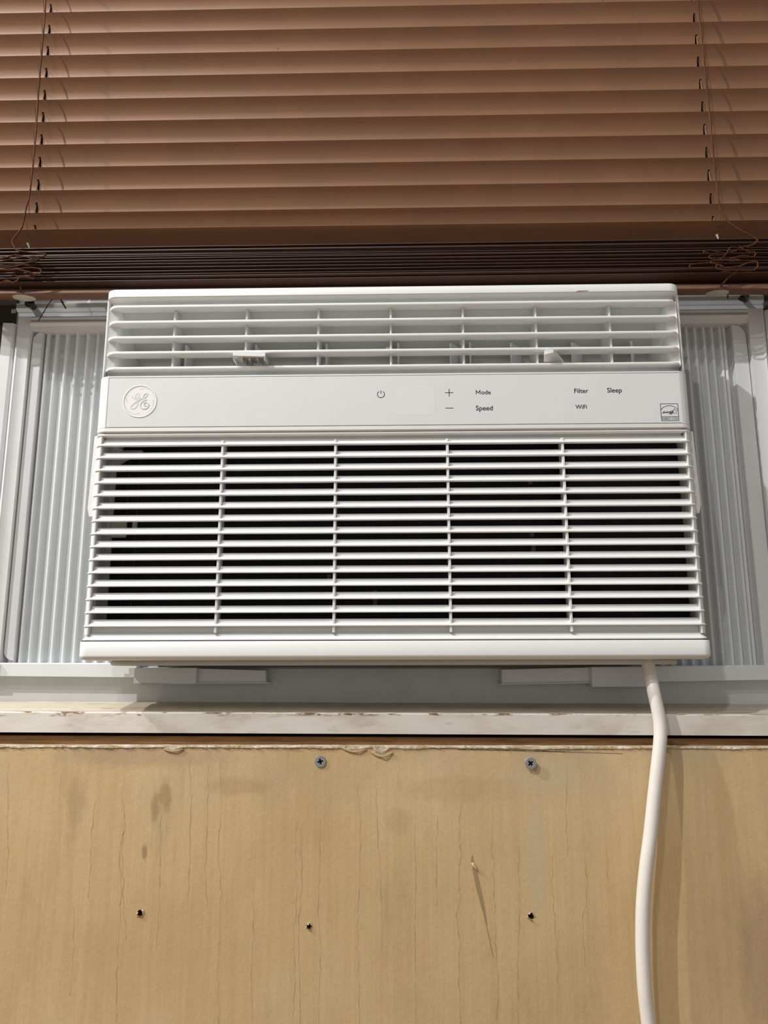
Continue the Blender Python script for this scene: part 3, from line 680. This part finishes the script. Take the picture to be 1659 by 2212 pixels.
# energy label
EX0, EX1, EZ0, EZ1 = 0.2112, 0.2247, 1.2290, 1.2428
def ep(pts, k=4): return [(p[0], p[2]) for p in smoothpath([(EX0 + (EX1 - EX0) * (x - 445 - (y - 690) * 0.08) / 605, 0, EZ1 - (EZ1 - EZ0) * (y - 395) / 592) for x, y in pts], k)]
b = MB(); w = 0.00042; ya = FY - 0.00006; yb = FY + 0.0001
b.stroke([(EX0, EZ1), (EX1, EZ1)], w, ya, yb); b.stroke([(EX0, EZ0), (EX1, EZ0)], w, ya, yb)
b.stroke([(EX0, EZ0), (EX0, EZ1)], w, ya, yb); b.stroke([(EX1, EZ0), (EX1, EZ1)], w, ya, yb)
zd = EZ0 + 0.0033
b.stroke([(EX0, zd), (EX1, zd)], w, ya, yb)
b.stroke(ep([(440, 612), (490, 550), (580, 490), (740, 460), (880, 488), (970, 540), (1040, 612)]), w, ya, yb)
star = []
for k in range(11):
    a = math.pi / 2 + math.pi * k / 5; rr = 108 if k % 2 == 0 else 46
    star.append((925 + rr * math.cos(a), 665 - rr * math.sin(a)))
b.stroke([(EX0 + (EX1 - EX0) * (x - 445) / 605, EZ1 - (EZ1 - EZ0) * (y - 395) / 592) for x, y in star], 0.00032, ya, yb)
b.stroke(ep([(465, 725), (510, 712), (560, 690), (575, 665), (555, 655), (525, 690), (540, 725), (590, 700)]), 0.00034, ya, yb)
b.stroke(ep([(590, 715), (605, 680), (610, 712), (640, 678), (645, 712), (680, 690), (690, 672), (665, 672), (668, 710), (710, 690)]), 0.00034, ya, yb)
b.stroke(ep([(710, 708), (722, 672), (745, 678), (785, 668), (755, 668), (752, 700), (790, 672), (770, 730), (735, 755), (745, 725), (820, 690)]), 0.00034, ya, yb)
b.stroke(ep([(815, 665), (812, 700), (850, 668), (830, 735), (790, 770), (800, 735), (860, 690), (870, 636), (800, 634)]), 0.00034, ya, yb)
b.build('energy_label', M['ink'], ctlo, smooth=0)
text('ENERGY STAR', EX0 + 0.0006, EX1 - 0.0006, EZ0 + 0.0007, bold=0.002, height=0.0020)

# intake grille
P14 = 0.010090
gz0 = 1.2123
gr = MB()
gpath = frontpath(-0.2352, 0.2352, 0.0065, 0.0004, 0.030)
gr.sweep(gpath, [(0.0006, 1.2205), (0.0, 1.2210), (0.0, 1.2221), (0.0006, 1.2226), (0.010, 1.2226), (0.010, 1.2205)])      # lip under the panel
gr.sweep(gpath, [(0.0062, 1.2165), (0.0062, 1.2207), (0.012, 1.2207), (0.012, 1.2165)])                                   # recess behind
gr.sweep(gpath, [(0.0057, 1.0662), (0.0057, 1.0725), (0.012, 1.0725), (0.012, 1.0662)])
gr.sweep(gpath, [(0.0005, 1.0605), (0.0, 1.0610), (0.0, 1.0618), (0.0010, 1.0628), (0.0058, 1.0670), (0.012, 1.0672), (0.012, 1.0605)])
grille = gr.build('intake_grille', M['white'], ac, smooth=35)
prof = [(0.0, 0.0003), (0.0, 0.0008), (0.0004, 0.0013), (0.0036, 0.0036), (0.0046, 0.0057), (0.0058, 0.0056), (0.0046, 0.0002), (0.0005, 0.0)]
b = MB(); b.sweep(frontpath(-0.2352, 0.2352, 0.0072, 0.0, 0.016, 7), [(d, gz0 + z) for d, z in prof])
slat = b.build('grille_slat', M['white'], grille, smooth=18)
for i in range(1, 15): again(slat, grille, (0, 0, -P14 * i))
b = MB(); b.prism([(-0.1343, 0.0016), (-0.1340, 0.0010), (-0.1326, 0.0010), (-0.1323, 0.0016), (-0.1324, 0.013), (-0.1342, 0.013)], 1.0665, 1.2165)
mull = b.build('grille_mullion', M['white'], grille, smooth=40)
for x in (-0.0441, 0.0439, 0.1339): again(mull, grille, (x + 0.1333, 0, 0))
for s in (-1, 1):
    r = 0.0072; inset = 0.0009; arc = []
    for k in range(8):                    # follows the rounded ends of the slats, a little behind their noses
        a = math.pi / 2 * k / 7
        arc.append((0.2352 - r + (r - inset) * math.cos(a), r - (r - inset) * math.sin(a)))
    pl = [(s * x, y) for x, y in [(0.2352 - inset, 0.034)] + [(0.2352 - inset, r)] + arc[1:-1] + [(0.2303, inset), (0.2298, inset + 0.0006), (0.2294, 0.012), (0.2292, 0.034)]]
    pl = [p for p in pl if abs(p[0]) >= 0.2291]
    b = MB(); b.prism(pl, 1.0652, 1.2207); b.build('grille_column', M['white'], grille, smooth=40)
# what shows between the slats: cooling fins, foam strip, side cheeks, filter clip
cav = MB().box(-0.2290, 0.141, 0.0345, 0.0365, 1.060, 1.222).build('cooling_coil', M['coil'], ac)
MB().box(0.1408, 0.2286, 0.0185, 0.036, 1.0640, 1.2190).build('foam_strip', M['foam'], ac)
MB().box(0.1340, 0.1410, 0.0240, 0.036, 1.0640, 1.2190).build('coil_divider', M['gap'], ac)
for s in (-1, 1):
    xa, xb = sorted((s * 0.2293, s * 0.2335)); MB().box(xa, xb, 0.012, 0.036, 1.0640, 1.2190).build('side_cheek', M['interior'], ac)
b = MB(); b.add([(-0.2290, 0.030, 1.2170), (-0.2290, 0.030, 1.2040), (-0.2075, 0.030, 1.2170), (-0.2290, 0.034, 1.2170), (-0.2290, 0.034, 1.2040), (-0.2075, 0.034, 1.2170)], [(0, 1, 2), (3, 5, 4), (0, 2, 5, 3), (1, 4, 5, 2), (0, 3, 4, 1)])
b.build('corner_gusset', M['interior'], ac)
b = MB().box(-0.2290, -0.2165, 0.029, 0.033, 1.1500, 1.1570); b.box(-0.2290, -0.2165, 0.029, 0.033, 1.1440, 1.1475); b.box(-0.2120, -0.2085, 0.031, 0.034, 1.1490, 1.1620)
b.build('filter_clip', M['interior'], ac, bevel=0.0005)
tube_m = plain('copper_grey', (0.10, 0.095, 0.07), 0.5)
for x, z, hh in ((0.1133, 1.1889, 0.004), (0.1137, 1.1316, 0.010), (0.1130, 1.1460, 0.005), (-0.0140, 1.0945, 0.012), (-0.0510, 1.1115, 0.004), (-0.0400, 1.1060, 0.003)):
    MB().box(x - 0.0016, x + 0.0016, 0.0338, 0.0346, z - hh / 2, z + hh / 2).build('coil_tubing', tube_m, ac, smooth=0)
b = MB().box(-0.2240, 0.1340, 0.0335, 0.0346, 1.1300, 1.1304); b.box(-0.2100, -0.2096, 0.0335, 0.0346, 1.066, 1.218); b.box(-0.2185, -0.2182, 0.0335, 0.0346, 1.066, 1.218)
b.build('filter_rib', plain('dark_rib', (0.045, 0.05, 0.055), 0.5), ac, smooth=0)
# filter pull tabs at the sides
for s in (-1, 1):
    pl = [(s * 0.2340, 1.2232), (s * 0.2384, 1.2232), (s * 0.2388, 1.2225), (s * 0.2402, 1.1640), (s * 0.2385, 1.1570), (s * 0.2340, 1.1570)]
    b = MB(); b.prism(pl, 0.0085, 0.0105, 'y'); b.build('filter_tab', M['white'], ac, bevel=0.0004)
# bottom tray with rolled lip, and the base pan behind it
tp = frontpath(-0.2362, 0.2362, 0.0070, -0.0012, 0.045)
b = MB(); b.sweep(tp, [(0.0003, 1.0602), (0.0, 1.0599), (0.0, 1.0500), (0.0, 1.0496), (0.0002, 1.0489), (0.0009, 1.0478), (0.0022, 1.0469), (0.0045, 1.0463), (0.0070, 1.0460), (0.040, 1.0458), (0.040, 1.0602)])
b.build('bottom_tray', M['white'], ac, smooth=45)
MB().box(-0.2335, 0.2335, 0.0003, 0.034, 1.0601, 1.0609).build('tray_seam', M['gap'], ac)
b = MB(); b.sweep(frontpath(-0.2225, 0.2210, 0.016, 0.018, 0.036), [(0.0015, 1.0460), (0.0, 1.0445), (0.0, 1.0432), (0.0020, 1.0420), (0.030, 1.0418), (0.030, 1.0460)])
b.prism(plan(-0.2215, 0.2200, 0.015, 0.020, 0.036), 1.0420, 1.0458)
b.build('base_pan', M['interior'], ac, smooth=45)
# power cord hanging down over the sill
cp = [(0.1954, 0.024, 1.0475), (0.1953, 0.0215, 1.0400), (0.1952, 0.0175, 1.0310), (0.1953, 0.0140, 1.0225), (0.1962, 0.0125, 1.0137), (0.1975, 0.0118, 1.0030), (0.1973, 0.0110, 0.9945), (0.1962, 0.0100, 0.9870), (0.1928, 0.0085, 0.9708), (0.1881, 0.0070, 0.9483), (0.1830, 0.0055, 0.9230), (0.1782, 0.0045, 0.9012),
      (0.1745, 0.0040, 0.8797), (0.1726, 0.0035, 0.8615), (0.1717, 0.0035, 0.8436), (0.1716, 0.0035, 0.8230), (0.1725, 0.0040, 0.8085), (0.1736, 0.0045, 0.7912), (0.176, 0.006, 0.74), (0.179, 0.009, 0.66), (0.180, 0.0110, 0.50), (0.181, 0.0110, 0.30)]
MB().tube(smoothpath(cp, 5), 0.0048, 14).build('power_cord', M['cord'], ac, smooth=60)

# ------------------------------------------------------------------ venetian blind
bl = thing('venetian_blind', 'brown venetian blind closed above the air conditioner, its lower slats stacked on the bottom rail', 'blind', (0, 0.033, 1.3475))
BX = 0.385
HOLE_X = ((-0.3223, -0.3172), (0.2834, 0.2828))     # rout holes drift a little with height
def slat_sheet(zt, yt, ang, hx=None, chord=0.0254, sag=0.0031, x0=-BX, x1=BX, thick=0.0005, curl=1):
    # a thin curved strip; top edge at (yt, zt), leaning back by ang degrees, hollow side to the room
    b = MB(); n = 8; ca, sa = math.cos(math.radians(ang)), math.sin(math.radians(ang))
    cs = []
    for k in range(n + 1):
        t = k / n; d = curl * sag * 4 * t * (1 - t)
        # along the chord (downwards and back), bulging away from the room
        cs.append((yt + chord * t * sa + d * ca, zt - chord * t * ca + d * sa))
    xs = [x0]
    for h in (hx or []): xs += [h - 0.0010, h + 0.0010]
    m = 6; full = [x0 + (x1 - x0) * i / m for i in range(m + 1)]
    xs = sorted(set(xs + full + [x1]))
    front = [(x, y, z) for x in xs for y, z in cs]; off = len(front)
    backs = [(x, y + thick * ca, z + thick * sa) for x in xs for y, z in cs]
    b.v = front + backs; w = n + 1
    for i in range(len(xs) - 1):
        mid = (xs[i] + xs[i + 1]) / 2
        hole = hx and any(abs(mid - h) < 0.0009 for h in hx)
        for k in range(n):
            if hole and k in (3, 4, 5): continue
            a = i * w + k
            b.f += [(a, a + 1, a + w + 1, a + w), (off + a, off + a + w, off + a + w + 1, off + a + 1)]
        b.f += [(i * w, i * w + w, off + i * w + w, off + i * w), (i * w + n, off + i * w + n, off + i * w + w + n, i * w + w + n)]
        if hole:
            for k in (3, 6):
                b.f.append((i * w + k, i * w + w + k, off + i * w + w + k, off + i * w + k))
            b.f += [(i * w + 3 + q + (0 if e == 0 else w), i * w + 4 + q + (0 if e == 0 else w), off + i * w + 4 + q + (0 if e == 0 else w), off + i * w + 3 + q + (0 if e == 0 else w)) for e in (0, 1) for q in (0, 1, 2)]
    return b
tops = [1.7130, 1.6898, 1.6666, 1.6434, 1.6202, 1.5967, 1.5730, 1.5497, 1.5266, 1.5034, 1.4805, 1.4574, 1.4353]
YT = 0.0286
for zt in tops:
    f = (1.6508 - zt) / (1.6508 - 1.4226)
    hx = [a + (b_ - a) * f for a, b_ in HOLE_X]
    slat_sheet(zt, YT, 18.5, hx).build('slat', M['slat'], bl, smooth=60, recalc=False)
slat_sheet(1.4157, 0.0232, 50, None, sag=0.0012).build('slat', M['slat'], bl, smooth=60, recalc=False)
# slats lying flat in the stack
rs = random.Random(5)
for z in (1.3958, 1.3934, 1.3915, 1.3897, 1.3880, 1.3864, 1.3848, 1.3820, 1.3795, 1.3768, 1.3738, 1.3706, 1.3680, 1.3652):
    dy = rs.uniform(-0.0012, 0.0012); ti = rs.uniform(-0.0006, 0.0006)
    b = slat_sheet(z, 0.0196 + dy, 86 + rs.uniform(-2.0, 1.0), None, sag=0.0012, curl=-1)
    b.v = [(x, y, zz + ti * x / 0.3) for x, y, zz in b.v]
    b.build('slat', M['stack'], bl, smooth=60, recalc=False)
# bottom rail
b = MB(); pr = [(0.0250, 1.3549), (0.0257, 1.3545), (0.0420, 1.3575), (0.0440, 1.3590), (0.0445, 1.3612), (0.0430, 1.3628), (0.0320, 1.3628), (0.0295, 1.3618), (0.0262, 1.3585), (0.0250, 1.3565)]
b.prism(pr, -BX, BX, 'x'); b.v = [(x, y, z - 0.005 * x) for x, y, z in b.v]
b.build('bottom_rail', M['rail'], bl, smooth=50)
MB().box(-BX, BX, 0.022, 0.050, 1.7135, 1.750).build('head_rail', M['rail'], bl, bevel=0.001)
# button under the rail at each cord
for x in (-0.3219, 0.2809):
    b = MB().lathe([(0.0, -0.0034), (0.0035, -0.0033), (0.0042, -0.0026), (0.0062, -0.0027), (0.0088, -0.0021), (0.0100, -0.0008), (0.0098, 0.0), (0.0, 0.0)], (0, 0, 0), 'z', 28)
    ca, sa = math.cos(math.radians(11)), math.sin(math.radians(11)); zc = 1.3579 - 0.005 * x
    b.v = [(x + p[0], 0.0362 + p[1] * ca - p[2] * sa, zc + p[1] * sa + p[2] * ca) for p in b.v]
    b.build('cord_button', M['button'], bl, smooth=40)
# lift cords in front, bundles wound at the rail
def rope(name, pts, y, r=0.00062, k=5, yend=None):
    P = []
    for i, p in enumerate(pts):
        yy = y if yend is None else y + (yend - y) * i / (len(pts) - 1)
        P.append((p[0], yy, p[1]))
    q = smoothpath(P, k)
    MB().tube(q, [r * (1 + 0.16 * math.sin(i * 2.1)) for i in range(len(q))], 6).build(name, M['rope'], bl, smooth=60)
LC = [(-0.3225, 1.722), (-0.3201, 1.6767), (-0.3176, 1.6311), (-0.3168, 1.5916), (-0.316, 1.5481), (-0.3145, 1.5057), (-0.3141, 1.4734), (-0.3146, 1.4418), (-0.3159, 1.4328), (-0.321, 1.4182)]
LB0 = [(-0.3175, 1.4144), (-0.3211, 1.4062), (-0.3246, 1.3994), (-0.3218, 1.3933), (-0.3184, 1.3898), (-0.3069, 1.3877), (-0.295, 1.3861), (-0.2942, 1.3841), (-0.299, 1.3822), (-0.3015, 1.3829)]
LC = LC[:-1] + LB0
rope('lift_cord', LC, 0.018, 0.00072, yend=0.0115)
LB = [[(-0.337, 1.3808), (-0.3278, 1.3821), (-0.3194, 1.3846), (-0.3099, 1.3828), (-0.3018, 1.3831), (-0.2994, 1.3803), (-0.3064, 1.3781), (-0.3155, 1.3765), (-0.3247, 1.3757), (-0.3366, 1.3768)],
 [(-0.3359, 1.378), (-0.3304, 1.3779), (-0.32, 1.3798), (-0.3103, 1.3818), (-0.3033, 1.3795), (-0.2986, 1.3788), (-0.3085, 1.3756), (-0.3193, 1.3727), (-0.33, 1.3742), (-0.3356, 1.3746)],
 [(-0.3358, 1.3736), (-0.3264, 1.3721), (-0.3176, 1.3707), (-0.3081, 1.3686), (-0.2986, 1.3661), (-0.295, 1.3671), (-0.2965, 1.3704), (-0.3028, 1.3718), (-0.3096, 1.3716), (-0.3206, 1.37), (-0.3355, 1.3709)],
 [(-0.3366, 1.3707), (-0.3248, 1.3705), (-0.3122, 1.3684), (-0.304, 1.3666), (-0.3002, 1.3662), (-0.3118, 1.3647), (-0.3245, 1.3679), (-0.3364, 1.3687)],
 [(-0.3019, 1.363), (-0.3063, 1.3641), (-0.3114, 1.3648), (-0.3147, 1.3639), (-0.3163, 1.3612), (-0.3202, 1.3598), (-0.3253, 1.3617), (-0.3294, 1.3599), (-0.3351, 1.3608)]]
for pts, y in zip(LB, (0.0115, 0.0095, 0.010, 0.0125, 0.0125)): rope('wound_cord', pts, y, 0.00075)
rope('wound_cord', [(-0.3196, 1.3645), (-0.3172, 1.3611), (-0.3180, 1.3592), (-0.3205, 1.3578)], 0.015, 0.0006, yend=0.0262)
RC = [(0.2790, 1.722), (0.2793, 1.663), (0.2794, 1.6233), (0.2799, 1.5748), (0.28, 1.5277), (0.2797, 1.4818), (0.2798, 1.4459), (0.2804, 1.4230)]
RB0 = [(0.2828, 1.4163), (0.2867, 1.4088), (0.2914, 1.4042), (0.2961, 1.4002), (0.3024, 1.3962), (0.3075, 1.3919), (0.3079, 1.3905), (0.3046, 1.3872), (0.2988, 1.385), (0.2936, 1.3838), (0.2882, 1.3807), (0.2825, 1.3791)]
rope('lift_cord', RC + RB0, 0.018, 0.00080, yend=0.012)
RB = [[(0.2926, 1.3819), (0.2857, 1.3837), (0.283, 1.3823), (0.2801, 1.3779), (0.2768, 1.3746), (0.2726, 1.3725), (0.2676, 1.3731), (0.2656, 1.3748), (0.2671, 1.3764), (0.2739, 1.3766), (0.2801, 1.3774), (0.2727, 1.3794), (0.2663, 1.3812), (0.2622, 1.3804), (0.2613, 1.3787), (0.2646, 1.3792)],
 [(0.2902, 1.3839), (0.2949, 1.38), (0.2997, 1.3782), (0.3028, 1.3782), (0.303, 1.3754), (0.3003, 1.3738), (0.2939, 1.375), (0.2877, 1.374), (0.282, 1.3721), (0.2841, 1.3729), (0.29, 1.3706), (0.285, 1.3712), (0.275, 1.3719)],
 [(0.2885, 1.37), (0.2814, 1.3696), (0.274, 1.3711), (0.2664, 1.3698), (0.2658, 1.3681), (0.2711, 1.3664), (0.2774, 1.3636), (0.2885, 1.3651), (0.2963, 1.368), (0.3029, 1.369), (0.3036, 1.3654), (0.3007, 1.3616), (0.2932, 1.3612), (0.2832, 1.3616), (0.2757, 1.362), (0.2708, 1.3626), (0.2692, 1.3648), (0.2716, 1.3664), (0.275, 1.3653)],
 [(0.2777, 1.37), (0.2677, 1.3704), (0.258, 1.3697), (0.2509, 1.3689), (0.249, 1.3673), (0.2511, 1.3656), (0.2577, 1.3652), (0.2648, 1.366), (0.2714, 1.3664)],
 [(0.2749, 1.362), (0.2801, 1.363), (0.2876, 1.3629), (0.2864, 1.3607), (0.2833, 1.3597)]]
for pts, y in zip(RB, (0.0115, 0.010, 0.009, 0.0125, 0.0130)): rope('wound_cord', pts, y, 0.00058)
rope('wound_cord', [(0.2864, 1.3607), (0.2833, 1.3597), (0.2805, 1.3572), (0.2785, 1.3550)], 0.013, 0.0007, yend=0.0262)
# ladder strings: one in front of the slat edges, one threading the holes, at each side
for (xa, xb) in HOLE_X:
    for k, zt in enumerate(tops[2:]):
        f = (1.6508 - zt) / (1.6508 - 1.4226); x = xa + (xb - xa) * f
        MB().tube([(x + 0.0002, 0.0345, zt - 0.0095), (x, 0.0345, zt - 0.0150), (x - 0.0002, 0.0335, zt - 0.0205)], 0.00034, 5).build('ladder_string', M['rope'] if (k % 2 or xa < 0) else M['tape'], bl, smooth=60)
        d = -1 if xa < 0 else 1
        MB().tube([(x + d * 0.0034, 0.0262, zt - 0.0100), (x + d * 0.0026, 0.0275, zt - 0.0165), (x + d * 0.0020, 0.0278, zt - 0.0232)], 0.00030, 5).build('ladder_string', M['rope'], bl, smooth=60)
for x, c in ((-0.3163, 0.0008), (0.2811, 0.0006)):       # pale plastic clip end where each cord enters the stack
    MB().tube([(x, 0.0265, 1.3935), (x + 0.0002, 0.0260, 1.4010), (x - 0.0010, 0.0252, 1.4040)], [0.0006, 0.0006, 0.0012], 8).build('cord_clip', M['button'], bl, smooth=60)
rope('cord_tail', [(-0.3040, 1.3630), (-0.3067, 1.3588), (-0.3106, 1.3508), (-0.3145, 1.3429)], 0.050, 0.00045)
rope('cord_tail', [(-0.2985, 1.3680), (-0.2953, 1.3618), (-0.2909, 1.3546)], 0.050, 0.0007)
rope('cord_tail', [(0.2930, 1.3622), (0.2948, 1.3617), (0.2963, 1.3608), (0.296, 1.3568)], 0.050, 0.00055)

# ------------------------------------------------------------------ small things
t = tag(MB().tube(smoothpath([(-0.3330, 0.0735, 1.3680), (-0.3312, 0.062, 1.3655), (-0.3288, 0.0570, 1.3630), (-0.3250, 0.0555, 1.3620), (-0.3226, 0.0560, 1.3618)], 4), [0.0030] * 8 + [0.0032] * 4 + [0.0036, 0.0037, 0.0036, 0.0032, 0.0020], 12).build('sash_latch', M['black'], smooth=60),
        'black rounded sash latch just under the left cord button of the blind', 'latch')
t = tag(MB().tube(smoothpath([(0.3106, 0.055, 1.3578), (0.3112, 0.055, 1.3592), (0.3128, 0.056, 1.3612), (0.3150, 0.058, 1.3634), (0.3190, 0.063, 1.3650), (0.3230, 0.074, 1.3672)], 4),
        [0.0020, 0.0032, 0.0036, 0.0036, 0.0033, 0.0030, 0.0028, 0.0026] + [0.0026] * 13, 12).build('sash_latch', M['black'], smooth=60),
        'black lever of the sash latch, angled up to the right under the blind', 'latch')
def wood_screw(x, z, proud, rot, label):
    t = thing('wood_screw', label, 'screw', (x, PY, z))
    n = 32; r = 0.0042; bm = bmesh.new(); yf = PY - proud
    def crossr(a):
        a = (a - rot) % (math.pi / 2); a = min(a, math.pi / 2 - a)
        hw, ln = 0.00072, 0.0023
        if abs(math.sin(a)) < 1e-6: return ln
        return min(ln, hw / math.sin(a)) if math.sin(a) > 0 else ln
    A = [2 * math.pi * k / n for k in range(n)]
    def ring(rad, y): return [bm.verts.new((x + (rad(a) if callable(rad) else rad) * math.cos(a), y, z + (rad(a) if callable(rad) else rad) * math.sin(a))) for a in A]
    R0 = ring(lambda a: crossr(a) * 0.6, yf + 0.0016); R1 = ring(crossr, yf); R2 = ring(r * 0.95, yf); R3 = ring(r, yf + 0.0003); R4 = ring(0.0019, yf + 0.0030); R5 = ring(0.0017, PY + 0.003)
    for a, c in ((R0, R1), (R1, R2), (R2, R3), (R3, R4), (R4, R5)):
        for k in range(n): bm.faces.new((a[k], a[(k + 1) % n], c[(k + 1) % n], c[k]))
    bm.faces.new(R0)
    bmesh.ops.recalc_face_normals(bm, faces=bm.faces)
    me = bpy.data.meshes.new('screw_head')
    for v_ in bm.verts: v_.co -= Vector((x, PY, z))
    bm.to_mesh(me); bm.free(); link('screw_head', me, M['screw'], (x, PY, z), t)
    b = MB(); pts = [(x + crossr(a) * 0.98 * math.cos(a), yf + 0.0004, z + crossr(a) * 0.98 * math.sin(a)) for a in A]
    b.add(pts + [(x, yf + 0.0008, z)], [(k, (k + 1) % n, n) for k in range(n)])
    b.build('cross_recess', M['gap'], t, smooth=0)
wood_screw(-0.0543, 0.9718, 0.0009, 0.20, 'grey cross-head screw driven flush, left of the two at the plywood top')
wood_screw(0.1016, 0.9708, 0.0028, 0.70, 'grey cross-head screw standing proud of the plywood, casting a round shadow')
